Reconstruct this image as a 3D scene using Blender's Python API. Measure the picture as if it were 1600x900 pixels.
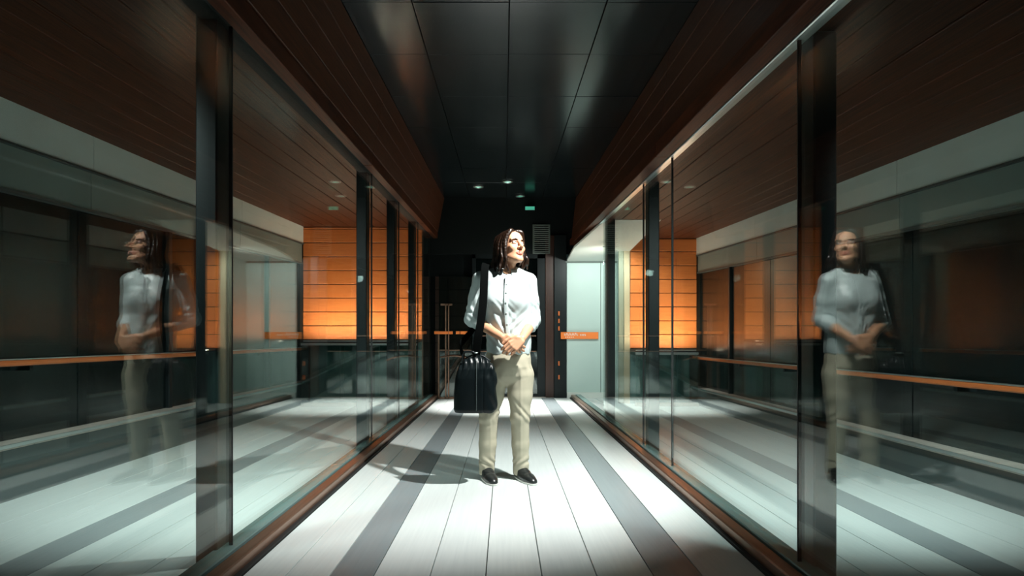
import bpy, math, random
import numpy as np
from mathutils import Vector, Matrix

random.seed(4)
S = bpy.context.scene
COL = S.collection
for o in list(bpy.data.objects):
    bpy.data.objects.remove(o)

# ------------------------------------------------------------------ camera
CAM_Z = 0.94
cd = bpy.data.cameras.new('camera')
cam = bpy.data.objects.new('camera', cd)
COL.objects.link(cam)
cam.location = (0, 0, CAM_Z)
cam.rotation_euler = (math.pi / 2, 0, 0)
cd.sensor_width = 36
cd.lens = 22.5
cd.shift_x = 12 / 1600
cd.shift_y = 39 / 1600
cd.clip_start = 0.02
S.camera = cam

# ------------------------------------------------------------------ world, exposure
w = bpy.data.worlds.new('world')
S.world = w
w.use_nodes = True
bg = w.node_tree.nodes['Background']
bg.inputs[0].default_value = (0.30, 0.52, 0.50, 1)
bg.inputs[1].default_value = 0.03
S.view_settings.view_transform = 'Standard'
S.view_settings.look = 'None'
S.view_settings.gamma = 1
S.view_settings.exposure = 0.0
S.view_settings.use_curve_mapping = False

# light levels of the fixtures (built further down)
KEY_W = 640         # ceiling spot added out of view to light the person from upper right
FAR_W = 1350         # downlight at the far end
NEAR_W = 8         # fill light added over the camera, out of view
TERR_W = {1: 440, -1: 320}
LEDGE_L = {1: 200.0, -1: 165.0}
BAY_W = 105

SL = 0.041          # the walkway falls gently away from the camera
YB, YE = -1.6, 10.3     # near and far end of the walkway
YW = 9.4            # end walls of the side galleries
XG = 1.16           # inner glass line


def fz(y):
    return -SL * y


# ------------------------------------------------------------------ helpers
def tag(o, label=None, cat=None, group=None, kind=None):
    if label: o['label'] = label
    if cat: o['category'] = cat
    if group: o['group'] = group
    if kind: o['kind'] = kind
    return o


def empty(name, loc=(0, 0, 0), parent=None):
    o = bpy.data.objects.new(name, None)
    o.empty_display_size = 0.1
    o.location = loc
    COL.objects.link(o)
    if parent: o.parent = parent
    return o


def link(name, me, mat=None, parent=None, loc=(0, 0, 0)):
    o = bpy.data.objects.new(name, me)
    o.location = loc
    COL.objects.link(o)
    if mat is not None and not me.materials: me.materials.append(mat)
    if parent:
        o.parent = parent
        # parents are unrotated empties: keep world coordinates of the mesh
        p = parent; off = Vector((0, 0, 0))
        while p:
            off += Vector(p.location); p = p.parent
        o.location = Vector(loc) - off
    return o


def bev_box_mesh(name, v8, b=0.0):
    """box from 8 corners (x0/x1, y0/y1, z0/z1 order), optional bevel"""
    f = [(0, 2, 3, 1), (4, 5, 7, 6), (0, 1, 5, 4), (2, 6, 7, 3), (0, 4, 6, 2), (1, 3, 7, 5)]
    me = bpy.data.meshes.new(name)
    me.from_pydata([tuple(v) for v in v8], [], f)
    me.update()
    if b > 0:
        import bmesh
        bm = bmesh.new(); bm.from_mesh(me)
        bmesh.ops.recalc_face_normals(bm, faces=bm.faces[:])
        bmesh.ops.bevel(bm, geom=bm.edges[:], offset=b, segments=1, affect='EDGES')
        bm.to_mesh(me); bm.free()
    return me


def box(name, x, y, z, mat, parent=None, slope=False, b=0.0, xs=None):
    """axis box; slope=True: heights measured from the falling floor.
    xs = (dx at z0, dx at z1) shears the box sideways"""
    v = []
    for k in range(2):
        for j in range(2):
            for i in range(2):
                Y = y[j]
                X = x[i] + (xs[k] if xs else 0)
                v.append((X, Y, z[k] + (fz(Y) if slope else 0)))
    c = Vector((0, 0, 0))
    for p in v: c += Vector(p)
    c /= 8
    me = bev_box_mesh(name, [Vector(p) - c for p in v], b)
    return link(name, me, mat, parent, loc=c)


def tube(name, pts, r, mat, parent=None, n=10, rs=None, flat=None):
    """swept tube through pts; flat=(w,h,up) gives a flat strap instead"""
    P = [Vector(p) for p in pts]
    V = []; F = []
    for i, p in enumerate(P):
        t = (P[min(i + 1, len(P) - 1)] - P[max(i - 1, 0)]).normalized()
        up = Vector((0, 0, 1)) if abs(t.z) < 0.9 else Vector((0, 1, 0))
        if flat: up = Vector(flat[2])
        a = t.cross(up).normalized(); c = a.cross(t).normalized()
        rr = rs[i] if rs else r
        for k in range(n):
            an = 2 * math.pi * k / n
            if flat:
                ca, sa = math.cos(an), math.sin(an)
                u = math.copysign(abs(ca) ** .35, ca) * flat[0]
                q = math.copysign(abs(sa) ** .35, sa) * flat[1]
                V.append(p + a * u + c * q)
            else:
                V.append(p + a * rr * math.cos(an) + c * rr * math.sin(an))
    for i in range(len(P) - 1):
        for k in range(n):
            F.append((i * n + k, i * n + (k + 1) % n, (i + 1) * n + (k + 1) % n, (i + 1) * n + k))
    F.append(tuple(range(n))[::-1]); F.append(tuple(range((len(P) - 1) * n, len(P) * n)))
    me = bpy.data.meshes.new(name)
    me.from_pydata([tuple(v) for v in V], [], F); me.update()
    for p in me.polygons: p.use_smooth = len(p.vertices) == 4
    return link(name, me, mat, parent)


def bez(pts, n=24):
    """Catmull-Rom through pts"""
    P = [Vector(p) for p in pts]
    P = [P[0] * 2 - P[1]] + P + [P[-1] * 2 - P[-2]]
    out = []
    seg = len(P) - 3
    for s in range(seg):
        for k in range(n // seg + 1):
            t = k / (n // seg + 1)
            a, b_, c, d = P[s:s + 4]
            out.append(0.5 * ((2 * b_) + (c - a) * t + (2 * a - 5 * b_ + 4 * c - d) * t * t + (3 * b_ - a - 3 * c + d) * t ** 3))
    out.append(P[-2])
    return out


def lathe(name, prof, mat, parent=None, loc=(0, 0, 0), n=24):
    V = []; F = []
    for r, z in prof:
        for k in range(n):
            a = 2 * math.pi * k / n
            V.append((r * math.cos(a), r * math.sin(a), z))
    m = len(prof)
    for i in range(m - 1):
        for k in range(n):
            F.append((i * n + k, i * n + (k + 1) % n, (i + 1) * n + (k + 1) % n, (i + 1) * n + k))
    F.append(tuple(range(n))[::-1]); F.append(tuple(range((m - 1) * n, m * n)))
    me = bpy.data.meshes.new(name)
    me.from_pydata(V, [], F); me.update()
    for p in me.polygons: p.use_smooth = len(p.vertices) == 4
    return link(name, me, mat, parent, loc)


# ------------------------------------------------------------------ materials
def pbr(name, col, rough=0.5, metal=0.0, spec=0.5, noise=None, stretch=(1, 1, 1), scale=8, bump=0.0, coat=0.0, detail=4):
    """noise = second colour mixed in by a stretched noise"""
    m = bpy.data.materials.new(name); m.use_nodes = True
    nt = m.node_tree; N = nt.nodes; L = nt.links
    b = N['Principled BSDF']
    b.inputs['Base Color'].default_value = (*col, 1)
    b.inputs['Roughness'].default_value = rough
    b.inputs['Metallic'].default_value = metal
    b.inputs['Specular IOR Level'].default_value = spec
    b.inputs['Coat Weight'].default_value = coat
    if noise or bump:
        tc = N.new('ShaderNodeTexCoord'); mp = N.new('ShaderNodeMapping')
        mp.inputs['Scale'].default_value = stretch
        L.new(tc.outputs['Object'], mp.inputs['Vector'])
        info = N.new('ShaderNodeObjectInfo')
        add = N.new('ShaderNodeVectorMath'); add.operation = 'ADD'
        mul = N.new('ShaderNodeVectorMath'); mul.operation = 'SCALE'; mul.inputs[0].default_value = (17, 31, 23)
        L.new(info.outputs['Random'], mul.inputs['Scale'])
        L.new(mp.outputs[0], add.inputs[0]); L.new(mul.outputs[0], add.inputs[1])
        nz = N.new('ShaderNodeTexNoise'); nz.inputs['Scale'].default_value = scale; nz.inputs['Detail'].default_value = detail
        L.new(add.outputs[0], nz.inputs['Vector'])
        if noise:
            cr = N.new('ShaderNodeValToRGB')
            cr.color_ramp.elements[0].position = 0.32; cr.color_ramp.elements[1].position = 0.70
            cr.color_ramp.elements[0].color = (*noise, 1); cr.color_ramp.elements[1].color = (*col, 1)
            L.new(nz.outputs[0], cr.inputs[0]); L.new(cr.outputs[0], b.inputs['Base Color'])
        if bump:
            bp = N.new('ShaderNodeBump'); bp.inputs['Strength'].default_value = bump; bp.inputs['Distance'].default_value = 0.01
            L.new(nz.outputs[0], bp.inputs['Height']); L.new(bp.outputs[0], b.inputs['Normal'])
    return m


def glass(name, tint, refl_lo, refl_hi, rough=0.0):
    """thin clear pane: tinted transmission plus Fresnel mirror reflection"""
    m = bpy.data.materials.new(name); m.use_nodes = True
    nt = m.node_tree; N = nt.nodes; L = nt.links
    N.remove(N['Principled BSDF'])
    tr = N.new('ShaderNodeBsdfTransparent'); tr.inputs[0].default_value = (*tint, 1)
    gl = N.new('ShaderNodeBsdfGlossy'); gl.inputs['Roughness'].default_value = rough; gl.inputs[0].default_value = (.95, 1, .98, 1)
    fr = N.new('ShaderNodeLayerWeight'); fr.inputs['Blend'].default_value = 0.5
    pw = N.new('ShaderNodeMath'); pw.operation = 'POWER'; pw.inputs[1].default_value = 5.0
    L.new(fr.outputs['Facing'], pw.inputs[0])
    mr = N.new('ShaderNodeMapRange'); mr.inputs['To Min'].default_value = refl_lo; mr.inputs['To Max'].default_value = refl_hi
    mx = N.new('ShaderNodeMixShader')
    L.new(pw.outputs[0], mr.inputs[0]); L.new(mr.outputs[0], mx.inputs[0])
    L.new(tr.outputs[0], mx.inputs[1]); L.new(gl.outputs[0], mx.inputs[2])
    L.new(mx.outputs[0], N['Material Output'].inputs[0])
    return m


def emit(name, col, s):
    m = bpy.data.materials.new(name); m.use_nodes = True
    b = m.node_tree.nodes['Principled BSDF']
    b.inputs['Base Color'].default_value = (*col, 1)
    b.inputs['Emission Color'].default_value = (*col, 1)
    b.inputs['Emission Strength'].default_value = s
    return m


M = {}
M['plank'] = pbr('pale_floor_plank', (.66, .72, .71), .34, noise=(.61, .67, .665), stretch=(14, .5, 1), scale=5)
M['plank_dark'] = pbr('grey_floor_plank', (.24, .285, .30), .34, noise=(.215, .258, .272), stretch=(14, .5, 1), scale=5)
M['sub'] = pbr('floor_bed', (.02, .022, .022), .8)
M['ceil'] = pbr('ceiling_panel', (.007, .011, .013), .20, spec=.36, noise=(.007, .011, .012), scale=3)
M['void'] = pbr('ceiling_void', (.008, .01, .01), .9)
M['wood'] = pbr('fascia_wood', (.10, .032, .014), .5, spec=.2, noise=(.052, .0165, .0075), stretch=(30, 1.2, 30), scale=3)
M['soffit'] = pbr('soffit_wood', (.105, .028, .0105), .5, spec=.12, noise=(.042, .0115, .0045), stretch=(30, .9, 8), scale=3)
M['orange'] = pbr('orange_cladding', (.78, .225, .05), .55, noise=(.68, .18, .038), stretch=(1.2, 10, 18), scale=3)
M['cladback'] = pbr('cladding_backing', (.03, .015, .008), .8)
M['bronze'] = pbr('bronze_metal', (.34, .20, .14), .34, metal=.75, noise=(.24, .135, .09), stretch=(20, .5, 20), scale=3)
M['black'] = pbr('black_metal', (.008, .012, .013), .42, spec=.25)
M['gap'] = pbr('black_gasket', (.008, .009, .009), .7)
M['alu'] = pbr('aluminium', (.62, .68, .68), .28, metal=.9)
M['teal_edge'] = pbr('glass_edge_channel', (.22, .34, .33), .25, metal=.4)
M['white'] = pbr('white_beam', (.66, .70, .67), .6, noise=(.6, .64, .61), scale=3)
M['grey_band'] = pbr('grey_green_band', (.19, .25, .24), .4, noise=(.16, .21, .20), scale=2)
M['dark_panel'] = pbr('dark_wall_panel', (.006, .010, .010), .2, spec=.25, noise=(.005, .008, .008), scale=2)
M['kerb'] = pbr('concrete_kerb', (.50, .44, .39), .6, noise=(.40, .36, .32), scale=9)
M['kerbface'] = pbr('kerb_face', (.045, .06, .06), .5)
M['rail'] = pbr('orange_handrail', (.62, .16, .04), .35, noise=(.5, .12, .03), stretch=(10, .5, 10), scale=3)
M['pale'] = pbr('pale_frosted_panel', (.46, .58, .54), .5, noise=(.43, .545, .51), scale=1.5)
M['pale_soffit'] = pbr('pale_plaster', (.62, .66, .62), .7)
M['beige'] = pbr('beige_column', (.55, .45, .30), .6, noise=(.5, .40, .26), scale=3)
M['olive'] = pbr('olive_column', (.30, .31, .23), .6)
M['teal_panel'] = pbr('teal_back_panel', (.16, .27, .26), .35, noise=(.12, .21, .21), stretch=(9, 1, .4), scale=2)
M['glass'] = glass('window_glass', (.93, .975, .96), .04, .65)
M['glass_bal'] = glass('balustrade_glass', (.62, .80, .77), .10, .95)
M['door_glass'] = glass('door_glass', (.40, .48, .46), .10, .9)
M['endwall'] = pbr('dark_end_wall', (.005, .008, .008), .6, spec=.2)
M['enddoor_wood'] = pbr('dark_red_wood', (.05, .016, .008), .4, noise=(.03, .010, .005), stretch=(20, 20, 1), scale=3)
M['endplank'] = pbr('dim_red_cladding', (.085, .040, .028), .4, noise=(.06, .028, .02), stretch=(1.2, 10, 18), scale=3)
M['band_orange'] = pbr('orange_strip', (.85, .21, .035), .4)
M['lettering'] = pbr('white_lettering', (.85, .82, .75), .5)
M['vent'] = pbr('vent_metal', (.10, .125, .11), .6)
M['green_lamp'] = emit('green_lamp_glow', (.10, .62, .42), .45)
M['far_lamp'] = emit('far_lamp_glow', (.22, .70, .52), .7)
M['lamp_disc'] = emit('lamp_glow', (.9, 1.0, .95), 6.0)

# ------------------------------------------------------------------ walkway floor
floor = tag(empty('floor', (0, 0, 0)), 'walkway floor of long pale planks with two darker grey planks', kind='structure')
box('floor_bed', (-1.16, 1.16), (YB, YE), (-.14, -.03), M['sub'], floor, slope=True)
seams = [-1.04, -.87, -.695, -.52, -.296, -.074, .15, .368, .594, .788, 1.04]
for i in range(len(seams) - 1):
    a, b_ = seams[i], seams[i + 1]
    dark = i in (2, 8)
    box('plank', (a + .0022, b_ - .0022), (YB, YE), (-.03, 0), M['plank_dark'] if dark else M['plank'], floor, slope=True, b=.0012)

# curbs with the metal channel of the glass
for s, nm in ((1, 'right'), (-1, 'left')):
    e = tag(empty('baseboard_' + nm, (s * 1.1, 0, 0)), 'bronze metal curb along the %s glass wall' % nm, kind='structure')
    X = lambda a, b_: (min(s * a, s * b_), max(s * a, s * b_))
    box('shadow_gap', X(1.041, 1.065), (YB, YE), (-.03, .012), M['gap'], e, slope=True)
    box('curb_face', X(1.062, 1.125), (YB, YE), (-.03, .055), M['bronze'], e, slope=True, b=.006)
    box('groove', X(1.124, 1.134), (YB, YE), (-.03, .045), M['gap'], e, slope=True)
    box('glass_channel', X(1.133, 1.215), (YB, YE), (-.03, .062), M['teal_edge'], e, slope=True, b=.005)

# ------------------------------------------------------------------ ceiling of the walkway
HC = CAM_Z + 1.85
ceil = tag(empty('ceiling', (0, 0, HC)), 'dark glossy panelled ceiling above the walkway', kind='structure')
box('ceiling_void', (-1.3, 1.35), (YB, YE + .1), (HC + .03, HC + .12), M['void'], ceil)
cx = [-1.13, -.55, .03, .61, 1.19]
cy = [YB, -.70, .20, 1.10, 2.00, 2.91, 3.81, 4.58, 5.47, 6.38, 7.28, 8.18, 9.08, YE]
for i in range(4):
    for j in range(len(cy) - 1):
        dz = random.uniform(-.0015, .0015)
        box('panel', (cx[i] + .003, cx[i + 1] - .003), (cy[j] + .003, cy[j + 1] - .003), (HC + dz, HC + .03), M['ceil'], ceil, b=.0015)

# ------------------------------------------------------------------ wooden fascias
ZR, ZLf = CAM_Z + 1.085, CAM_Z + 1.20     # lower edge of the fascia, right / left
SOF = {1: CAM_Z + 1.09, -1: CAM_Z + 1.26}
for s, nm, zb, xb, xt in ((1, 'right', ZR, 1.065, 1.15), (-1, 'left', ZLf, 1.085, .965)):
    e = tag(empty('trim_1' if s > 0 else 'trim_2', (s * xb, 0, zb)),
            'dark reddish wood plank fascia above the %s glass wall' % nm, kind='structure')
    H = HC - zb
    n = 4
    joints = [YB, .8, 4.45, 8.1, YE] if s > 0 else [YB, 1.6, 5.2, 8.6, YE]
    for k in range(n):
        z0 = zb + .10 + (H - .10) * k / n; z1 = zb + .10 + (H - .10) * (k + 1) / n
        f0 = (z0 - zb) / H; f1 = (z1 - zb) / H
        x0 = xb + (xt - xb) * f0; x1 = xb + (xt - xb) * f1
        for j in range(len(joints) - 1):
            a, b_ = (0, .03) if s > 0 else (-.03, 0)
            box('board', (a, b_), (joints[j] + .002, joints[j + 1] - .002), (z0 + .003, z1 - .003), M['wood'], e, b=.003,
                xs=(s * x0, s * x1))
    X = lambda a, b_: (min(s * a, s * b_), max(s * a, s * b_))
    box('backing', X(1.13 if s < 0 else 1.19, 1.26), (YB, YE), (zb + .02, HC), M['void'], e)
    for j in range(len(joints) - 1):
        box('lower_rail', X(xb - .012, 1.145), (joints[j] + .002, joints[j + 1] - .002), (zb, zb + .098), M['soffit'], e, b=.004)
    box('glass_head_channel', X(1.147, 1.20), (YB, YE), (SOF[s] - .012, SOF[s] + .05), M['alu'], e, b=.004)

# ------------------------------------------------------------------ glass walls
posts = {1: [(2.47, 2.60), (5.30, 5.42), (7.42, 7.58)], -1: [(2.66, 2.80), (5.55, 5.68), (6.98, 7.14), (8.55, 8.68), (10.10, 10.24)]}  # left post next after the nearest: a reflection in the glass, built solid
cuts = {1: [YB, .55, 2.53, 4.44, 5.36, 7.50], -1: [YB, .8, 2.73, 5.62, 7.06, 8.62, 10.17]}
for s, nm in ((1, 'right'), (-1, 'left')):
    e = tag(empty('window_1' if s > 0 else 'window_2', (s * XG, 0, 0)),
            'full height frameless glass wall on the %s with dark posts behind it' % nm, kind='structure')
    X = lambda a, b_: (min(s * a, s * b_), max(s * a, s * b_))
    c = cuts[s]
    for j in range(len(c) - 1):
        y0, y1 = c[j] + .004, c[j + 1] - .004
        v = []
        for zt in (0, 1):
            for Y in (y0, y1):
                for x in X(XG, XG + .012):
                    v.append(Vector((x, Y, SOF[s] - .008 if zt else fz(Y) + .058)))
        ctr = sum(v, Vector()) / 8
        o = link('pane', bev_box_mesh('pane', [q - ctr for q in v]), M['glass'], e, loc=ctr)
        if 0 < j:
            box('joint', X(XG - .001, XG + .013), (c[j] - .0045, c[j] + .0045), (fz(c[j]) + .06, SOF[s] - .01), M['gap'], e)
    for (a, b_) in posts[s]:
        box('post', X(XG + .035, XG + .125), (a, b_), (fz(a) - .01, SOF[s]), M['black'], e, b=.006)

# ------------------------------------------------------------------ side galleries
XO = {1: 2.82, -1: 2.95}
LEDGE = {1: CAM_Z - .53, -1: CAM_Z - .40}
ZB1 = {1: CAM_Z + .845, -1: CAM_Z + 1.02}
ZB2 = {1: CAM_Z + .60, -1: CAM_Z + .74}
for s, nm in ((1, 'right'), (-1, 'left')):
    X = lambda a, b_: (min(s * a, s * b_), max(s * a, s * b_))
    xo = XO[s]
    # floor
    e = tag(empty('floor_gallery_' + nm, (s * 2, 0, 0)), 'pale plank floor of the gallery beyond the %s glass' % nm, kind='structure')
    box('floor_bed', X(1.20, xo + .1), (YB, YE + .2), (-.14, -.03), M['sub'], e, slope=True)
    fs = [1.217, 1.45, 1.68, 1.90, 2.10, 2.33, 2.56, xo - .02]
    for k in range(len(fs) - 1):
        box('plank', X(fs[k] + .0022, fs[k + 1] - .0022), (YB, YE + .1), (-.03, 0), M['plank_dark'] if k == 3 else M['plank'], e, slope=True, b=.0012)
    # soffit boards
    e = tag(empty('ceiling_gallery_' + nm, (s * 2, 0, SOF[s])), 'reddish wood board soffit over the %s gallery' % nm, kind='structure')
    nb = 10
    for k in range(nb):
        a = 1.205 + (xo - 1.205) * k / nb; b_ = 1.205 + (xo - 1.205) * (k + 1) / nb
        box('board', X(a + .003, b_ - .003), (YB, YW if not (s > 0 and b_ < 1.7) else 7.5), (SOF[s] + random.uniform(0, .004), SOF[s] + .03), M['soffit'], e, b=.003)
    box('roof_slab', X(1.21, xo + .3), (YB, YE + .2), (SOF[s] + .32, SOF[s] + .42), M['void'], e)
    box('soffit_backing', X(1.21, xo + .1), (YB, YE + .2), (SOF[s] + .031, SOF[s] + .05), M['void'], e)
    # outer wall: white beam, grey band, dark panels, kerb
    e = tag(empty('wall_' + nm, (s * xo, 0, 0)), 'outer gallery wall on the %s with white beam over dark panels' % nm, kind='structure')
    for j, (y0, y1) in enumerate(((YB, 1.6), (1.6, 4.6), (4.6, 7.2), (7.2, YW))):
        box('beam_panel', X(xo, xo + .2), (y0 + .002, y1 - .002), (ZB1[s], SOF[s] + .06), M['white'], e, b=.003)
        box('band_panel', X(xo + .02, xo + .2), (y0 + .002, y1 - .002), (ZB2[s], ZB1[s] - .014), M['grey_band'], e, b=.003)
    box('beam_trim', X(xo - .008, xo + .2), (YB, YW), (ZB1[s] - .014, ZB1[s]), M['kerbface'], e)
    box('band_trim', X(xo + .008, xo + .2), (YB, YW), (ZB2[s] - .02, ZB2[s]), M['kerbface'], e)
    yy = [YB, -.3, .9, 2.1, 3.3, 4.5, 5.7, 6.9, 8.1, YW]
    for j in range(len(yy) - 1):
        box('dark_panel', X(xo + .05, xo + .2), (yy[j] + .004, yy[j + 1] - .004), (-.45, ZB2[s] - .02), M['dark_panel'], e, b=.003)
    for y in yy[2:-1:2]:
        box('mullion', X(xo + .02, xo + .06), (y - .03, y + .03), (fz(y) + .2, ZB2[s] - .02), M['black'], e, b=.004)
    kt = .22 if s > 0 else .30
    box('kerb', X(xo - .07, xo + .06), (YB, YW), (-.03, kt), M['kerbface'], e, slope=True)
    for j in range(4):
        y0 = YB + (YW - YB) * j / 4; y1 = YB + (YW - YB) * (j + 1) / 4
        box('kerb_cap', X(xo - .09, xo + .065), (y0 + .003, y1 - .003), (kt, kt + .03), M['kerb'], e, slope=True, b=.005)
    box('kerb_edge_strip', X(xo - .10, xo - .088), (YB, YW), (kt + .012, kt + .032), M['alu'], e, slope=True)
    # handrail
    hr = tag(empty('handrail', (s * (xo - .05), 3, fz(3) + kt)), 'orange handrail on brackets along the %s outer gallery wall' % nm, 'handrail')
    hz = .67 if s > 0 else .80
    box('rail', X(xo - .09, xo - .035), (YB + .1, YW - .1), (hz - .018, hz + .018), M['rail'], hr, slope=True, b=.008)
    box('rail_cover_strip', X(xo - .088, xo - .037), (YB + .1, YW - .1), (hz + .018, hz + .024), M['alu'], hr, slope=True)
    for y in (-.9, .3, 1.5, 2.7, 3.9, 5.1, 6.3, 7.5, 8.7):
        box('bracket', X(xo - .07, xo + .052), (y - .015, y + .015), (hz - .05, hz - .018), M['black'], hr, slope=True)

    # end wall with orange cladding
    xi = 1.84 if s > 0 else 1.21
    e = tag(empty('wall_end_' + nm, (s * 2.2, YW, 0)), 'end wall of the %s gallery clad in glowing orange planks' % nm, kind='structure')
    box('wall_core', X(xi, xo + .2), (YW + .03, YW + .2), (-.6, SOF[s] + .3), M['cladback'], e)
    z1 = SOF[s]; z0 = LEDGE[s] + .01; hp = .203; k = 0
    top = z1
    while top > z0 + .05:
        bot = max(z0, z0 + hp * (math.ceil((top - z0) / hp - .02) - 1))
        box('plank', X(xi, xo + .005), (YW + random.uniform(-.002, .002), YW + .03), (bot + .005, top - .005), M['orange'], e, b=.004)
        top = bot
    # ledge with light strip, glass balustrade
    yb = YW - .42
    bal = tag(empty('balustrade', (s * 2.2, yb, fz(yb))), 'low teal glass balustrade below the orange planks in the %s gallery' % nm, 'balustrade')
    zb = fz(yb)
    box('back_panel', X(xi, xo - .1), (YW + .0, YW + .03), (zb - .05, LEDGE[s] - .02), M['teal_panel'], bal)
    box('top_rail', X(xi, xo - .1), (yb - .03, yb + .02), (LEDGE[s] - .055, LEDGE[s] - .02), M['alu'], bal, b=.006)
    box('shelf', X(xi, xo - .1), (yb - .02, YW), (LEDGE[s] - .02, LEDGE[s] - .004), M['gap'], bal)
    box('base_rail', X(xi, xo - .1), (yb - .04, yb + .03), (zb, zb + .05), M['kerb'], bal, b=.006)
    npn = 3
    for j in range(npn):
        a = xi + (xo - .1 - xi) * j / npn; b_ = xi + (xo - .1 - xi) * (j + 1) / npn
        box('pane', X(a + .006, b_ - .006), (yb - .006, yb + .006), (zb + .05, LEDGE[s] - .055), M['glass_bal'], bal)
    for q in (.14, .42, .70):
        a = xi + (xo - .1 - xi) * q
        box('stile', X(a, a + .06), (YW - .03, YW), (zb, LEDGE[s] - .06), M['black'] if q == .42 else M['teal_edge'], bal)
    tag(bal.children[0], kind=None)
    lm = emit('ledge_light_' + nm, (1.0, .84, .62), LEDGE_L[s])
    lt = tag(empty('ledge_light', (s * 2.2, yb + .06, LEDGE[s])), 'thin warm light strip on the ledge under the %s orange planks' % nm, 'light')
    box('housing', X(xi + .02, xo - .12), (yb + .03, yb + .085), (LEDGE[s] - .004, LEDGE[s] + .004), M['alu'], lt)
    box('housing_lip', X(xi + .02, xo - .12), (yb + .024, yb + .03), (LEDGE[s] - .004, LEDGE[s] + .012), M['alu'], lt)
    box('diffuser', X(xi + .03, xo - .13), (yb + .038, yb + .077), (LEDGE[s] + .004, LEDGE[s] + .009), lm, lt)

# bay at the far right: pale frosted panel, sloped pale soffit, column
e = tag(empty('wall_bay', (1.4, YE, 0)), 'pale frosted end panel seen through the far right glass', kind='structure')
box('frosted_panel', (1.00, 1.54), (YE - .06, YE - .02), (-.42, CAM_Z + .80), M['pale'], e, b=.004)
box('frosted_panel', (1.545, 1.80), (YE - .06, YE - .02), (-.42, CAM_Z + .80), M['pale'], e, b=.004)
box('panel_head', (.98, 1.82), (YE - .07, YE), (CAM_Z + .80, CAM_Z + .83), M['vent'], e)
box('panel_skirting', (1.0, 1.82), (YE - .11, YE - .06), (-.42, -.33), M['pale_soffit'], e)
me = bpy.data.meshes.new('bay_soffit')
zs0, zs1 = SOF[1] - .0, CAM_Z + .82
me.from_pydata([(1.19, 7.5, zs0), (1.84, 7.5, zs0), (1.84, YE, zs1), (1.0, YE, zs1), (1.0, 9.2, zs0 - .16),
                (1.19, 7.5, zs0 + .03), (1.84, 7.5, zs0 + .03), (1.84, YE, zs1 + .03), (1.0, YE, zs1 + .03), (1.0, 9.2, zs0 - .13)], [],
               [(0, 4, 3, 2, 1), (5, 6, 7, 8, 9), (0, 1, 6, 5), (1, 2, 7, 6), (2, 3, 8, 7), (3, 4, 9, 8), (4, 0, 5, 9)])
me.update()
link('bay_soffit', me, M['pale_soffit'], e)
box('bay_side_wall', (1.80, 1.84), (YW, YE), (-.45, SOF[1] + .3), M['pale'], e)
e = tag(empty('column', (1.75, YW, fz(YW))), 'narrow beige column beside the right orange planks', 'column')
box('shaft', (1.755, 1.84), (YW - .03, YW + .06), (fz(YW), SOF[1]), M['beige'], e, b=.006)
box('shaft_edge', (1.68, 1.753), (YW - .01, YW + .05), (fz(YW), SOF[1]), M['olive'], e, b=.004)

# ------------------------------------------------------------------ far end of the walkway
zf = fz(YE)
e = tag(empty('wall_far', (0, YE, zf)), 'dark end wall closing the walkway', kind='structure')
box('wall_core', (-1.35, 1.0), (YE + .12, YE + .25), (zf - .1, HC + .3), M['endwall'], e)
box('wall_head', (-1.2, 1.2), (YE, YE + .12), (CAM_Z + .95, HC + .05), M['endwall'], e)
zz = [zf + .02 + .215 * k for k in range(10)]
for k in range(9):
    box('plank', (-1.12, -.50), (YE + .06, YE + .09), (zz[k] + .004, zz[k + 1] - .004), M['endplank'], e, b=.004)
box('threshold', (-1.05, 1.04), (YE - .02, YE + .12), (zf - .02, zf + .012), M['kerb'], e)
d = tag(empty('door_1', (.1, YE, zf)), 'dark framed glass double door at the far end', kind='structure')
ztop = CAM_Z + .95
for x0, x1 in ((-.52, -.46), (.05, .13), (.53, .66)):
    box('stile', (x0, x1), (YE + .0, YE + .06), (zf + .012, ztop), M['black'], d, b=.004)
box('door_head', (-.52, .66), (YE, YE + .06), (ztop - .07, ztop), M['black'], d)
for x0, x1 in ((-.46, .05), (.13, .53)):
    box('pane', (x0, x1), (YE + .025, YE + .037), (zf + .05, ztop - .07), M['door_glass'], d)
    box('bottom_rail', (x0, x1), (YE + .01, YE + .05), (zf + .012, zf + .06), M['black'], d)
    box('push_bar', (x0 + .02, x1 - .02), (YE - .05, YE - .025), (zf + .985, zf + 1.005), M['bronze'], d)
    box('lower_bar', (x0 + .02, x1 - .02), (YE - .05, YE - .025), (zf + .74, zf + .755), M['bronze'], d)
# wooden jamb on the right
j = tag(empty('trim_3', (.85, YE, zf)), 'dark red wooden door jamb beside the pale panel', kind='structure')
box('jamb_board', (.66, .80), (YE - .02, YE + .08), (zf, ztop + .3), M['enddoor_wood'], j, b=.004)
box('jamb_post', (.80, .995), (YE - .06, YE + .08), (zf, ztop + .3), M['black'], j, b=.004)
for z in (.30, .52, 1.08, 1.20, 1.32):
    box('amber_glint', (.86, .885), (YE - .078, YE - .06), (zf + z, zf + z + .07), M['rail'], j, b=.003)  # orange pieces put in for the amber glints on the jamb
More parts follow.
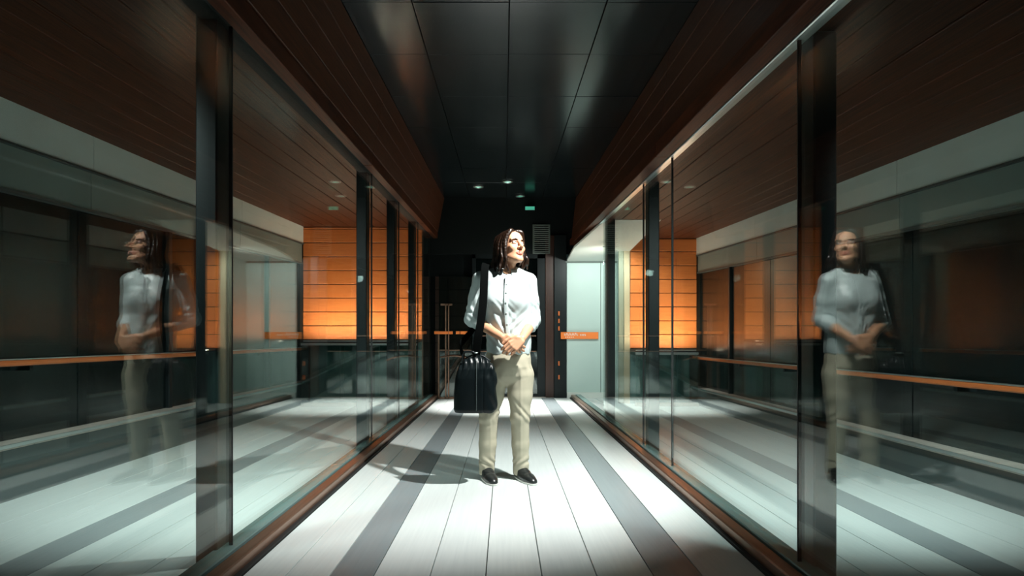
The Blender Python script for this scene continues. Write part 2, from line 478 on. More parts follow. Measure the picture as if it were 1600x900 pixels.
# glass side screen on the left with metal uprights
sc = tag(empty('glass_screen', (-.9, YE - .25, fz(YE - .25))), 'glass screen with thin metal uprights left of the bag', 'screen')
ys = YE - .22
zs = fz(ys)
box('pane', (-1.03, -.50), (ys, ys + .01), (zs + .03, zs + 1.95), M['door_glass'], sc)
for x in (-1.04, -.93, -.885):
    box('upright', (x, x + .018), (ys - .03, ys - .01), (zs, zs + (1.50 if x > -1 else 1.05)), M['bronze'], sc)
box('cross_rail', (-1.0, -.82), (ys - .03, ys - .01), (zs + 1.47, zs + 1.50), M['bronze'], sc)
box('mid_rail', (-1.05, -.52), (ys - .03, ys - .015), (zs + .76, zs + .775), M['bronze'], sc)
box('base_shoe', (-1.05, -.52), (ys - .03, ys + .03), (zs, zs + .03), M['bronze'], sc)
tube('bow_rail', bez([(-1.0, ys - .05, zs + .66), (-.80, ys - .09, zs + .685), (-.62, ys - .09, zs + .66), (-.48, ys - .05, zs + .61)]), .012, M['bronze'], sc)
# orange strips on the glass
st = tag(empty('warning_strip', (-.8, ys - .02, zs + 1.04)), 'orange strip broken into pieces across the left glass screen', 'strip')
for a, b_ in ((-1.10, -.885), (-.875, -.81), (-.76, -.70), (-.69, -.56)):
    box('strip_piece', (a, b_), (ys - .038, ys - .031), (zs + 1.02, zs + 1.065), M['band_orange'], st, b=.001)
st = tag(empty('warning_strip', (1.2, YE - .1, zf + 1.04)), 'orange strip with small white lettering across the pale panel', 'strip')
zq = CAM_Z - .36
box('strip_band', (.90, 1.50), (YE - .10, YE - .09), (zq - .055, zq + .055), M['band_orange'], st, b=.002)
# worn white lettering, too small to read: strokes in two groups
x = .955
random.seed(11)
for k in range(9):
    wd = random.uniform(.014, .024)
    box('letter_stroke', (x, x + wd * .45), (YE - .1025, YE - .1), (zq + .002, zq + .040 - random.uniform(0, .008)), M['lettering'], st)
    box('letter_stroke', (x, x + wd), (YE - .1025, YE - .1), (zq + .028 * (k % 2), zq + .028 * (k % 2) + .009), M['lettering'], st)
    x += wd + .006
x = 1.21
for k in range(4):
    box('letter_stroke', (x, x + .009), (YE - .1025, YE - .1), (zq - .005, zq + .024), M['lettering'], st)
    box('letter_stroke', (x, x + .018), (YE - .1025, YE - .1), (zq + .008 * (k % 3), zq + .008 * (k % 3) + .008), M['lettering'], st)
    x += .024
for k in range(5):
    box('letter_stroke', (.97 + .03 * k, .988 + .03 * k), (YE - .1025, YE - .1), (zq - .03, zq - .022), M['lettering'], st)

# vent on the dark end wall
vt = tag(empty('air_vent', (.58, YE, CAM_Z + 1.2)), 'slatted air vent high on the dark end wall right of the head', 'vent')
box('backing', (.46, .73), (YE - .012, YE - .002), (CAM_Z + .96, CAM_Z + 1.41), M['endwall'], vt)
for x0, x1, z0, z1 in ((.455, .485, .95, 1.42), (.71, .735, .95, 1.42), (.485, .71, 1.395, 1.42), (.485, .71, .95, .97)):
    box('frame_bar', (x0, x1), (YE - .03, YE - .002), (CAM_Z + z0, CAM_Z + z1), M['vent'], vt)
for k in range(13):
    z = CAM_Z + .985 + k * .032
    o = box('slat', (.485, .71), (YE - .028, YE - .008), (z, z + .012), M['vent'], vt)
    o.rotation_euler.x = .5

# ------------------------------------------------------------------ lamps
def downlight(name, loc, label, W, aim=None, size=100, blend=.6, col=(1, 1, 1), rad=.05, group=None, disc='lamp_disc'):
    """recessed fixture: ring, glowing lens and the lamp itself"""
    e = tag(empty(name, loc), label, 'lamp', group)
    lathe('trim_ring', [(.052, 0), (.075, 0), (.078, -.006), (.070, -.012), (.055, -.012), (.052, -.002)], M['alu'], e, loc)
    lathe('lens', [(.001, -.004), (.051, -.004), (.051, -.001), (.001, -.001)], M[disc], e, loc)
    if W:
        ld = bpy.data.lights.new('bulb', 'SPOT')
        ld.energy = W; ld.spot_size = math.radians(size); ld.spot_blend = blend; ld.color = col; ld.shadow_soft_size = rad
        lo = bpy.data.objects.new('bulb', ld); COL.objects.link(lo)
        lo.parent = e; lo.location = (0, 0, -.07)
        dv = Vector(aim) - (Vector(loc) + lo.location) if aim else Vector((0, 0, -1))
        lo.rotation_euler = dv.to_track_quat('-Z', 'Y').to_euler()
    return e


def track_spot(loc, aim, label, W, size, blend, col, rad):
    e = tag(empty('added_spotlight', loc), label, 'lamp')
    dv = (Vector(aim) - Vector(loc)).normalized()
    lathe('canopy', [(.001, .0), (.05, .0), (.05, -.02), (.012, -.03), (.001, -.03)], M['black'], e, (loc[0], loc[1], HC - .002))
    tube('stem', [(loc[0], loc[1], HC - .02), loc], .008, M['black'], e)
    L0 = Vector(loc)
    tube('head', [L0 - dv * .05, L0 - dv * .045, L0 + dv * .06, L0 + dv * .065], .05, M['black'], e, n=18, rs=[.03, .05, .055, .052])
    tube('lens', [L0 + dv * .066, L0 + dv * .069], .045, M['lamp_disc'], e, n=18)
    ld = bpy.data.lights.new('bulb', 'SPOT')
    ld.energy = W; ld.spot_size = math.radians(size); ld.spot_blend = blend; ld.color = col; ld.shadow_soft_size = rad
    lo = bpy.data.objects.new('bulb', ld); COL.objects.link(lo)
    lo.parent = e; lo.location = dv * .12
    lo.rotation_euler = dv.to_track_quat('-Z', 'Y').to_euler()
    return e


track_spot((.86, 3.38, HC - .10), (-.15, 4.20, .40), 'black ceiling spot added out of view to light the standing person', KEY_W, 80, .75, (1.0, 1.0, .96), .03)  # invented key light, hung just above the frame
downlight('downlight', (.05, 9.0, HC - .003), 'round ceiling downlight near the far end of the walkway', FAR_W, disc='far_lamp', size=50, blend=.8, col=(1, .97, .92))
downlight('downlight', (-.10, 1.1, HC - .003), 'round ceiling downlight added out of view to brighten the near end of the walkway', NEAR_W, size=120, blend=1, col=(.85, 1, .97))  # unseen lamp added as fill for the near floor
downlight('downlight', (-.38, 9.36, HC - .003), 'dim green round ceiling lamp at left near the end wall', 0, disc='green_lamp')
downlight('downlight', (.25, 10.1, HC - .003), 'dim green round ceiling lamp touching the end wall', 0, disc='green_lamp')
for s, nm in ((1, 'right'), (-1, 'left')):
    downlight('downlight', (s * 1.9, 2.02, SOF[s] - .002), 'round soffit downlight added out of view to brighten the %s gallery' % nm, TERR_W[s],
              aim=(s * 1.70, 4.9, -.2), size=80, blend=.95, col=(.86, 1, .97), rad=.12)  # invented soffit lamps, kept out of view, light the gallery floors
downlight('downlight', (1.42, 8.75, SOF[1] - .18), 'small downlight added behind a post to brighten the pale panel at far right', BAY_W, aim=(1.3, 9.9, .2), size=150, blend=.6, col=(.92, 1, .95))  # extra lamp hidden by the post, added to light the frosted panel
g = tag(empty('emergency_light', (.41, YE, CAM_Z + 1.68)), 'small green glowing box light high on the end wall', 'light')
box('case', (.33, .49), (YE - .05, YE - .001), (CAM_Z + 1.645, CAM_Z + 1.71), M['black'], g, b=.004)
box('glowing_face', (.335, .485), (YE - .054, YE - .05), (CAM_Z + 1.65, CAM_Z + 1.705), M['green_lamp'], g)
#PERSON#
# ------------------------------------------------------------------ distance-field modelling for the figure and the bag
class Field:
    def __init__(s, lo, hi, res):
        s.res = res
        s.ax = [np.arange(lo[i], hi[i] + res, res, dtype=np.float32) for i in range(3)]
        s.v = np.full([len(a) for a in s.ax], 1.0, dtype=np.float32)

    def _sl(s, lo, hi):
        out = []
        for i in range(3):
            a = int(np.clip(np.searchsorted(s.ax[i], lo[i]), 0, len(s.ax[i])))
            b = int(np.clip(np.searchsorted(s.ax[i], hi[i]), 0, len(s.ax[i])))
            out.append(slice(a, b))
        return tuple(out)

    def _grid(s, sl):
        return (s.ax[0][sl[0]][:, None, None], s.ax[1][sl[1]][None, :, None], s.ax[2][sl[2]][None, None, :])

    def op(s, fn, lo, hi, k=0.01, sub=False):
        mg = k + 4 * s.res
        sl = s._sl([a - mg for a in lo], [a + mg for a in hi])
        if any(q.stop <= q.start for q in sl): return
        d = fn(*s._grid(sl)).astype(np.float32)
        a = s.v[sl]
        if sub:
            d = -d
            h = np.maximum(k - np.abs(a - d), 0) / k
            s.v[sl] = np.maximum(a, d) + h * h * k * .25
        else:
            h = np.maximum(k - np.abs(a - d), 0) / k
            s.v[sl] = np.minimum(a, d) - h * h * k * .25

    def cap(s, a, b, ra, rb=None, k=0.01, sub=False):
        rb = ra if rb is None else rb
        a = np.array(a, float); b = np.array(b, float)
        R = max(ra, rb)
        ba = b - a; bb = max(float(ba @ ba), 1e-9)

        def fn(x, y, z):
            t = np.clip(((x - a[0]) * ba[0] + (y - a[1]) * ba[1] + (z - a[2]) * ba[2]) / bb, 0, 1)
            return np.sqrt((x - a[0] - t * ba[0]) ** 2 + (y - a[1] - t * ba[1]) ** 2 + (z - a[2] - t * ba[2]) ** 2) - (ra + (rb - ra) * t)
        s.op(fn, np.minimum(a, b) - R, np.maximum(a, b) + R, k, sub)

    def chain(s, pts, rs, k=0.01):
        for i in range(len(pts) - 1):
            s.cap(pts[i], pts[i + 1], rs[i], rs[i + 1], k)

    def ell(s, c, r, k=0.01, sub=False, rot=None):
        c = np.array(c, float); r = np.array(r, float); R = float(max(r))

        def fn(x, y, z):
            X, Y, Z = x - c[0], y - c[1], z - c[2]
            if rot is not None:      # rows of rot: local axes in world
                X, Y, Z = (rot[i][0] * X + rot[i][1] * Y + rot[i][2] * Z for i in range(3))
            k0 = np.sqrt((X / r[0]) ** 2 + (Y / r[1]) ** 2 + (Z / r[2]) ** 2)
            k1 = np.sqrt((X / r[0] ** 2) ** 2 + (Y / r[1] ** 2) ** 2 + (Z / r[2] ** 2) ** 2)
            return k0 * (k0 - 1) / np.maximum(k1, 1e-6)
        s.op(fn, c - R, c + R, k, sub)

    def loft(s, rows, k=0.02, p=2.3):
        """rows: (z, cx, cy, a, b) superellipse sections"""
        rows = sorted(rows)
        zs, cx, cy, A, B = (np.array([r[i] for r in rows], float) for i in range(5))
        z0, z1 = zs[0], zs[-1]

        def fn(x, y, z):
            zc = np.clip(z, z0, z1)
            q = lambda t: np.interp(zc.ravel(), zs, t).reshape(zc.shape)
            a, b = q(A), q(B)
            X = np.abs(x - q(cx)) / a; Y = np.abs(y - q(cy)) / b
            d = ((X ** p + Y ** p) ** (1 / p) - 1) * np.minimum(a, b)
            dz = np.abs(z - (z0 + z1) / 2) - (z1 - z0) / 2
            return np.maximum(d, dz)
        m = A.max()
        s.op(fn, ((cx - A).min(), (cy - B).min(), z0), ((cx + A).max(), (cy + B).max(), z1), k)

    def disp(s, fn):
        x, y, z = s.ax[0][:, None, None], s.ax[1][None, :, None], s.ax[2][None, None, :]
        s.v += fn(x, y, z).astype(np.float32)

    def mesh(s, name, off=(0, 0, 0)):
        v = s.v; ins = v < 0
        c = [ins[i:ins.shape[0] - 1 + i, j:ins.shape[1] - 1 + j, k:ins.shape[2] - 1 + k] for i in (0, 1) for j in (0, 1) for k in (0, 1)]
        tot = np.zeros(c[0].shape, np.uint8)
        for q in c: tot += q
        I, J, K = np.nonzero((tot > 0) & (tot < 8))
        cor = np.array([(i, j, k) for i in (0, 1) for j in (0, 1) for k in (0, 1)])
        val = np.stack([v[I + a, J + b, K + d] for a, b, d in cor], 1)
        acc = np.zeros((len(I), 3)); cnt = np.zeros(len(I))
        for p in range(8):
            for q in range(p + 1, 8):
                if np.abs(cor[p] - cor[q]).sum() != 1: continue
                m = (val[:, p] < 0) != (val[:, q] < 0)
                den = val[:, p] - val[:, q]
                t = np.where(m, val[:, p] / np.where(np.abs(den) < 1e-9, 1, den), 0)
                pt = cor[p] + t[:, None] * (cor[q] - cor[p])
                acc += np.where(m[:, None], pt, 0); cnt += m
        P = acc / cnt[:, None] + np.stack([I, J, K], 1)
        P = P * s.res + np.array([s.ax[0][0], s.ax[1][0], s.ax[2][0]]) + np.array(off)
        idx = np.full(tot.shape, -1, np.int32); idx[I, J, K] = np.arange(len(I))
        F = []
        for ax in range(3):
            o1, o2 = [(1, 2), (2, 0), (0, 1)][ax]
            sl0 = [slice(None)] * 3; sl1 = [slice(None)] * 3
            sl0[ax] = slice(0, -1); sl1[ax] = slice(1, None)
            A = ins[tuple(sl0)]; B = ins[tuple(sl1)]
            E = np.stack(np.nonzero(A != B), 1)
            up = A[E[:, 0], E[:, 1], E[:, 2]]
            ok = (E[:, o1] > 0) & (E[:, o2] > 0) & (E[:, o1] < ins.shape[o1] - 1) & (E[:, o2] < ins.shape[o2] - 1)
            E = E[ok]; up = up[ok]
            d1 = np.zeros(3, int); d2 = np.zeros(3, int); d1[o1] = 1; d2[o2] = 1
            g = lambda e: idx[e[:, 0], e[:, 1], e[:, 2]]
            q = np.stack([g(E), g(E - d1), g(E - d1 - d2), g(E - d2)], 1)
            q = np.where(up[:, None], q, q[:, ::-1])
            F.append(q)
        F = np.concatenate(F)
        F = F[(F >= 0).all(1)]
        # soften the grid stair-steps a little
        nb = np.zeros_like(P); n = np.zeros(len(P))
        for a in range(4):
            i0, i1 = F[:, a], F[:, (a + 1) % 4]
            np.add.at(nb, i0, P[i1]); np.add.at(nb, i1, P[i0]); np.add.at(n, i0, 1); np.add.at(n, i1, 1)
        P = P * .5 + .5 * nb / np.maximum(n, 1)[:, None]
        me = bpy.data.meshes.new(name)
        me.vertices.add(len(P)); me.vertices.foreach_set('co', P.astype(np.float32).ravel())
        me.loops.add(len(F) * 4); me.loops.foreach_set('vertex_index', F.astype(np.int32).ravel())
        me.polygons.add(len(F)); me.polygons.foreach_set('loop_start', np.arange(0, len(F) * 4, 4, dtype=np.int32))
        try: me.polygons.foreach_set('loop_total', np.full(len(F), 4, np.int32))
        except Exception: pass
        me.polygons.foreach_set('use_smooth', np.ones(len(F), bool))
        me.update(calc_edges=True); me.validate()
        return me


M['skin'] = pbr('skin', (.62, .33, .20), .45, noise=(.57, .29, .17), scale=30)
M['skin'].node_tree.nodes['Principled BSDF'].inputs['Subsurface Weight'].default_value = .08
M['skin'].node_tree.nodes['Principled BSDF'].inputs['Subsurface Radius'].default_value = (.01, .004, .002)
M['lips'] = pbr('lips', (.42, .13, .09), .4)
M['hair'] = pbr('brown_hair', (.020, .008, .0035), .36, noise=(.007, .003, .0015), stretch=(3, 3, .6), scale=40, bump=.3)
M['eye_white'] = pbr('eye_white', (.42, .38, .35), .3)
M['iris'] = pbr('iris', (.03, .018, .01), .15)
M['shirt'] = pbr('white_satin_shirt', (.50, .58, .58), .38, noise=(.47, .55, .55), scale=6)
M['trouser'] = pbr('beige_trousers', (.44, .405, .305), .75, noise=(.40, .37, .28), scale=14)
M['belt'] = pbr('trouser_waistband', (.40, .37, .29), .7)
M['shoe'] = pbr('black_shoe_leather', (.015, .018, .018), .3)
M['sole'] = pbr('pale_sole', (.62, .64, .60), .5)
M['bag'] = pbr('black_bag_leather', (.005, .008, .009), .34, spec=.2, noise=(.003, .006, .007), scale=20, bump=.08)
M['strap'] = pbr('black_webbing', (.003, .0035, .0035), 1.0, spec=.0)
M['button'] = pbr('shirt_button', (.35, .40, .40), .3)

PX, PY = 0.0, 4.27
PZ = fz(PY)
OFF = (PX, PY, PZ)
person = tag(empty('person', OFF), 'person in white shirt and beige trousers standing with hands clasped, face turned up', 'person')

# head frame: face turned to the right of the picture and lifted
yaw, pit, rol = math.radians(36), math.radians(-13), math.radians(4)
RH = np.array(Matrix.Rotation(yaw, 3, 'Z') @ Matrix.Rotation(rol, 3, 'Y') @ Matrix.Rotation(pit, 3, 'X'))
HCN = np.array((.046, -.005, 1.548))
HS = 1.0


def hp(x, y, z):
    return tuple(RH @ (np.array((x, y, z)) * HS) + HCN)


HT = RH.T

# arms: shoulder, elbow, wrist for picture-left (L) and picture-right (R)
LS, LE, LW = (-.160, .01, 1.335), (-.218, .045, 1.075), (-.012, -.175, .958)
RS, RE, RW = (.163, .01, 1.325), (.196, .045, 1.07), (.115, -.185, .952)

bd = Field((-.31, -.32, -.005), (.30, .20, 1.69), .0036)
# trunk and legs (under the clothes)
bd.loft([(.70, .02, .0, .115, .085), (.80, .02, .0, .12, .085), (.95, .02, .0, .105, .075), (1.1, .01, 0, .11, .075), (1.25, .0, .0, .125, .085), (1.34, .005, .01, .12, .07)], .03)
for sgn, hip, kn, an in ((-1, (-.065, 0, .74), (-.105, -.01, .44), (-.118, .03, .09)), (1, (.105, 0, .74), (.105, -.01, .44), (.112, .03, .09))):
    bd.chain([hip, kn, an], [.07, .048, .030], .02)
    bd.cap(an, (an[0] + .03 * (1 if sgn > 0 else .6), an[1] - .09, .03), .022, .014, .02)
for (s_, e_, w_) in ((LS, LE, LW), (RS, RE, RW)):
    bd.chain([s_, e_], [.042, .036], .02)
    mid = tuple(e_[i] * .68 + w_[i] * .32 for i in range(3))
    bd.chain([e_, mid, w_], [.036, .037, .0245], .02)
# neck
bd.chain([(.012, .018, 1.33), (.020, .012, 1.40), (.038, .012, 1.50)], [.062, .049, .050], .03)
bd.cap((.06, -.03, 1.46), (.02, -.035, 1.35), .012, .012, .02)
# skull and face
bd.ell(hp(0, .020, .030), (.073, .091, .084), .01, rot=HT)
bd.ell(hp(0, -.030, -.036), (.056, .060, .078), .025, rot=HT)
bd.ell(hp(0, -.034, .050), (.060, .052, .052), .02, rot=HT)
bd.cap(hp(-.048, -.005, -.062), hp(-.012, -.072, -.100), .016, .015, .025)
bd.cap(hp(.048, -.005, -.062), hp(.012, -.072, -.100), .016, .015, .025)
bd.cap(hp(-.008, -.078, -.100), hp(.008, -.078, -.100), .016, .016, .015)
for q in (-1, 1):
    bd.ell(hp(q * .037, -.064, -.022), (.023, .021, .021), .018, rot=HT)
    bd.cap(hp(q * .012, -.086, .030), hp(q * .046, -.070, .033), .0095, .008, .012)
    bd.ell(hp(q * .031, -.104, .010), (.019, .019, .0125), .010, sub=True, rot=HT)
    bd.ell(hp(q * .075, .014, -.004), (.009, .020, .031), .008, rot=HT)
bd.chain([hp(0, -.086, .022), hp(0, -.098, .002), hp(0, -.113, -.022)], [.0075, .0085, .0115], .010)
for q in (-1, 1):
    bd.ell(hp(q * .0125, -.098, -.027), (.0085, .011, .008), .006, rot=HT)
    bd.ell(hp(q * .007, -.107, -.036), (.004, .005, .004), .003, sub=True, rot=HT)
LIPS = [(hp(-.021, -.083, -.060), hp(0, -.094, -.0555), .0048, .0068), (hp(.021, -.083, -.060), hp(0, -.094, -.0555), .0048, .0068),
        (hp(-.017, -.084, -.067), hp(0, -.093, -.0695), .0048, .0082), (hp(.017, -.084, -.067), hp(0, -.093, -.0695), .0048, .0082)]
for a, b_, r0, r1 in LIPS: bd.cap(a, b_, r0, r1, .004)
bd.cap(hp(-.019, -.0925, -.0625), hp(.019, -.0925, -.0625), .0022, .0022, .003, sub=True)
# eyelids
for q in (-1, 1):
    bd.cap(hp(q * .019, -.086, .017), hp(q * .044, -.080, .016), .0035, .0035, .004)
    bd.cap(hp(q * .020, -.085, .0035), hp(q * .043, -.080, .004), .003, .003, .004)


# hands: palm + five bent fingers each
def unit(a): a = np.array(a, float); return a / np.linalg.norm(a)


def hand(F, W, dirv, side, nrm, curls, thumb_side, thumb, L=.175):
    """dirv: wrist to knuckles, side: towards the little finger, nrm: back of the hand"""
    W = np.array(W, float); d = unit(dirv); n = unit(nrm); sd = unit(np.cross(d, n)) * side
    n = unit(np.cross(sd, d)) * (1 if np.dot(np.cross(sd, d), nrm) > 0 else -1)
    K = []
    for i in range(4):
        off = (-.030 + .020 * i)
        k_ = W + d * (.083 - .004 * abs(i - 1.2)) + sd * off
        K.append(k_)
        F.cap(W + d * .012 + sd * off * .62, k_, .0155, .0115, .010)
    lens = [(.042, .026, .019), (.046, .030, .020), (.042, .028, .020), (.033, .021, .018)]
    for i in range(4):
        p = K[i]; ang = 0
        r = .0098 if i < 3 else .0085
        pts = [p]
        for l, c in zip(lens[i], curls[i]):
            ang += math.radians(c)
            p = p + l * (d * math.cos(ang) - n * math.sin(ang)) + sd * .0008 * (i - 1.5)
            pts.append(p)
        F.chain([tuple(q) for q in pts], [.0108 if i < 3 else .0095, r, r * .92, r * .80], .003)
    t0 = W + d * .022 - sd * .026
    t1 = t0 + .040 * unit(d * thumb[0] - sd * thumb[1] - n * thumb[2])
    t2 = t1 + .033 * unit(d * thumb[3] - sd * thumb[4] - n * thumb[5])
    t3 = t2 + .026 * unit(d * thumb[6] - sd * thumb[7] - n * thumb[8])
    F.chain([tuple(W + d * .01 - sd * .012), tuple(t0), tuple(t1)], [.016, .0165, .0125], .008)
    F.chain([tuple(t1), tuple(t2), tuple(t3)], [.0120, .0108, .0088], .004)


# picture-left hand lies underneath, picture-right hand folds over it
hand(bd, LW, (.80, -.22, -.56), 1, (-.30, -.90, .30), [(12, 30, 20), (14, 32, 22), (18, 36, 24), (24, 40, 26)], 1, (.75, .55, .1, .95, .2, .15, .95, -.05, .25))
hand(bd, (RW[0] - .004, RW[1] - .018, RW[2]), (-.74, -.30, -.60), -1, (.25, -.90, .35), [(20, 38, 26), (22, 40, 28), (26, 42, 30), (30, 46, 30)], -1, (.75, .55, .1, .95, .2, .15, .95, -.05, .25))
me = bd.mesh('body', OFF)
me.materials.append(M['skin']); me.materials.append(M['lips'])
cen = np.empty(len(me.polygons) * 3, np.float32); me.polygons.foreach_get('center', cen)
cen = cen.reshape(-1, 3) - np.array(OFF)
mi = np.zeros(len(cen), np.int32)
for a, b_, r0, r1 in LIPS:
    a = np.array(a); b_ = np.array(b_); ba = b_ - a
    t = np.clip(((cen - a) @ ba) / (ba @ ba), 0, 1)
    mi[np.linalg.norm(cen - a - t[:, None] * ba, axis=1) < r0 + (r1 - r0) * t + .0008] = 1
me.polygons.foreach_set('material_index', mi)
body = link('body', me, None, person)
del bd


def off(p): return tuple(np.array(p) + np.array(OFF))


# eyes and brows
def ball(name, c, r, mat, parent):
    import bmesh
    bm = bmesh.new(); bmesh.ops.create_uvsphere(bm, u_segments=16, v_segments=10, radius=r)
    for f in bm.faces: f.smooth = True
    me = bpy.data.meshes.new(name); bm.to_mesh(me); bm.free()
    return link(name, me, mat, parent, off(c))


for q in (-1, 1):
    ball('eye', hp(q * .031, -.0755, .0100), .0125, M['eye_white'], person)
    ball('iris', hp(q * .031 + .002, -.0835, .0115), .0055, M['iris'], person)
    tube('eyebrow', [off(hp(q * .014, -.0965, .0265)), off(hp(q * .030, -.0925, .0315)), off(hp(q * .047, -.0775, .0285))], .003, M['hair'], person, n=6, rs=[.0028, .0032, .0016])

# ---- hair: cap plus falling wavy locks
hf = Field((-.14, -.14, 1.28), (.20, .17, 1.70), .0036)
hf.ell(hp(0, .030, .042), (.081, .090, .086), .01, rot=HT)
hf.ell(hp(0, .050, -.020), (.076, .062, .095), .02, rot=HT)
hf.ell(hp(0, -.083, -.030), (.056, .080, .096), .012, sub=True, rot=HT)
rnd = random.Random(5)
for q in (-1, 1):
    for i in range(15):
        u = i / 14
        ya = -.066 + .15 * u + rnd.uniform(-.004, .004)
        top = (q * .010, -.052 + .10 * u, .116 - .035 * abs(u - .45))
        out = q * (.066 + .014 * math.sin(math.pi * u))
        a1 = (q * .046, ya + .006 if u > .1 else -.063, .092)
        a2 = (out, ya * .85 + .012, .030)
        wv = rnd.uniform(-.010, .012)
        a2 = (a2[0] + q * rnd.uniform(-.004, .008), a2[1], a2[2]); a3 = (out * 1.10 + q * wv, ya * .80 + .018, -.045)
        P1, P2, P3, P4 = (np.array(hp(*t)) for t in (top, a1, a2, a3))
        # below the ears the locks hang straight down and wave
        ln = rnd.uniform(.07, .10) if q > 0 else rnd.uniform(.08, .125)
        w1, w2 = rnd.uniform(-.016, .016), rnd.uniform(-.020, .020)
        P5 = P4 + np.array((q * .006 + w1, w2 * .6, -ln * .5))
        P6 = P5 + np.array((-q * .004 + w2, w1 * .6, -ln * .5))
        pts = [tuple(v) for v in bez([P1, P2, P3, P4, P5, P6], 15)]
        n = len(pts)
        hf.chain(pts, [.007 + .0065 * math.sin(math.pi * min(1, (k / n) * 1.05 + .12)) for k in range(n)], .005)
hf.disp(lambda x, y, z: .0016 * np.sin(x * 420 + 40 * z + 2 * np.sin(z * 60)) * np.sin(y * 380 + 30 * z))
hair = link('hair', hf.mesh('hair', OFF), M['hair'], person)
del hf

# ---- shirt
sh = Field((-.34, -.22, .83), (.33, .20, 1.47), .0046)
sh.loft([(.845, .030, .0, .146, .108), (.88, .030, .0, .150, .112), (.94, .030, -.004, .150, .116), (1.03, .020, -.004, .146, .112), (1.12, .014, -.004, .150, .112),
         (1.20, .008, -.002, .158, .116), (1.27, .006, .002, .160, .112), (1.33, .006, .010, .150, .095), (1.375, .010, .016, .100, .075), (1.40, .014, .016, .066, .060)], .03, 2.2)
for q in (-1, 1):
    sh.ell((.008 + q * .070, -.072, 1.195), (.062, .056, .062), .05)
for (s_, e_, w_, fr_) in ((LS, LE, LW, .30), (RS, RE, RW, .34)):
    nk = (.014 + (.06 if s_[0] > 0 else -.06), .015, 1.385)
    sh.cap(nk, (s_[0] * .93, s_[1], s_[2] + .004), .040, .056, .03)
    mid = tuple(s_[i] * .5 + e_[i] * .5 + (0, .008, 0)[i] for i in range(3))
    sh.chain([s_, mid, e_], [.054, .052, .050], .02)
    ce = tuple(e_[i] * (1 - fr_) + w_[i] * fr_ for i in range(3))
    c2 = tuple(e_[i] * (1 - fr_ * .62) + w_[i] * fr_ * .62 for i in range(3))
    sh.chain([e_, c2], [.049, .046], .015)
    sh.cap(c2, ce, .0495, .0475, .004)


def folds(x, y, z):
    # diagonal pull folds towards the waist, finer ones on the sleeves, blousing at the hem
    tors = np.clip(1 - np.abs(z - 1.03) / .20, 0, 1) * np.clip(1 - np.abs(x - .01) / .17, 0, 1)
    t1 = np.sin((x * .80 + z * .62) * 150 + 2.2 * np.sin(z * 21 + x * 13) + 9 * y)
    t2 = np.sin((-x * .75 + z * .66) * 118 + 1.7 * np.sin(z * 25 - x * 17))
    wx = np.clip((x + .06) / .16, 0, 1)
    d = .0105 * tors * (t1 * (1 - wx) + t2 * wx * .8)
    arm = np.clip((np.abs(x - .0) - .165) / .05, 0, 1)
    d = d + arm * (.0034 * np.sin(z * 70 + 45 * y + 60 * x + 2.6 * np.sin(z * 33 + x * 25)) * np.clip((1.28 - z) / .20, .15, 1) + .0022 * np.sin(z * 38 + x * 170 + y * 120))
    d = d + .003 * np.clip((.95 - z) / .08, 0, 1) * np.sin(x * 85 + 40 * y)
    return d


sh.disp(folds)
# open neck
sh.ell((.026, -.040, 1.425), (.050, .060, .055), .008, sub=True)
shirt = link('shirt', sh.mesh('shirt', OFF), M['shirt'], person)
del sh
# collar: standing band that opens in front, with two points
V = []; F = []
N_ = 40
for i in range(N_ + 1):
    a = math.radians(-90 + 22 + (360 - 44) * i / N_)
    fr_ = abs(i / N_ - .5) * 2
    for lv in range(5):
        t = lv / 4
        rx = .066 - .006 * t + .008 * fr_ * t; ry = .064 - .004 * t
        z = 1.372 + .046 * t - .010 * fr_ ** 2 + (0.006 * math.sin(a * 3))
        V.append((.018 + rx * math.cos(a), .010 + ry * math.sin(a), z))
    for lv in range(1, 5):       # folded-over leaf
        t = lv / 4
        drop = .038 + .034 * fr_ ** 5
        rx = .064 + .022 * t + .008 * fr_; ry = .062 + .024 * t + .006 * fr_ ** 3
        z = 1.419 - drop * t - .010 * fr_ ** 2
        V.append((.018 + rx * math.cos(a), .010 + ry * math.sin(a), z))
for i in range(N_):
    for lv in range(8):
        F.append((i * 9 + lv, (i + 1) * 9 + lv, (i + 1) * 9 + lv + 1, i * 9 + lv + 1))
me = bpy.data.meshes.new('collar'); me.from_pydata([off(v) for v in V], [], F); me.update()
for p in me.polygons: p.use_smooth = True
col_ = link('collar', me, M['shirt'], shirt)
md = col_.modifiers.new('thick', 'SOLIDIFY'); md.thickness = .004; md.offset = 1
# button placket
pl = bez([(.020, -.088, 1.352), (.014, -.112, 1.28), (.010, -.129, 1.195), (.014, -.124, 1.10), (.022, -.124, 1.0), (.030, -.121, .90)], 30)
tube('placket', [off(p) for p in pl], 0, M['shirt'], shirt, n=12, flat=(.014, .0055, (0, 1, 0)))
for k in range(1, 7):
    p = pl[int(k * (len(pl) - 1) / 7)]
    o = lathe('button', [(.0045, 0), (.0055, .001), (.0055, .0025), (.003, .0035)], M['button'], shirt, off((p[0], p[1] - .006, p[2])), n=12)
    o.rotation_euler = (math.pi / 2, 0, 0)

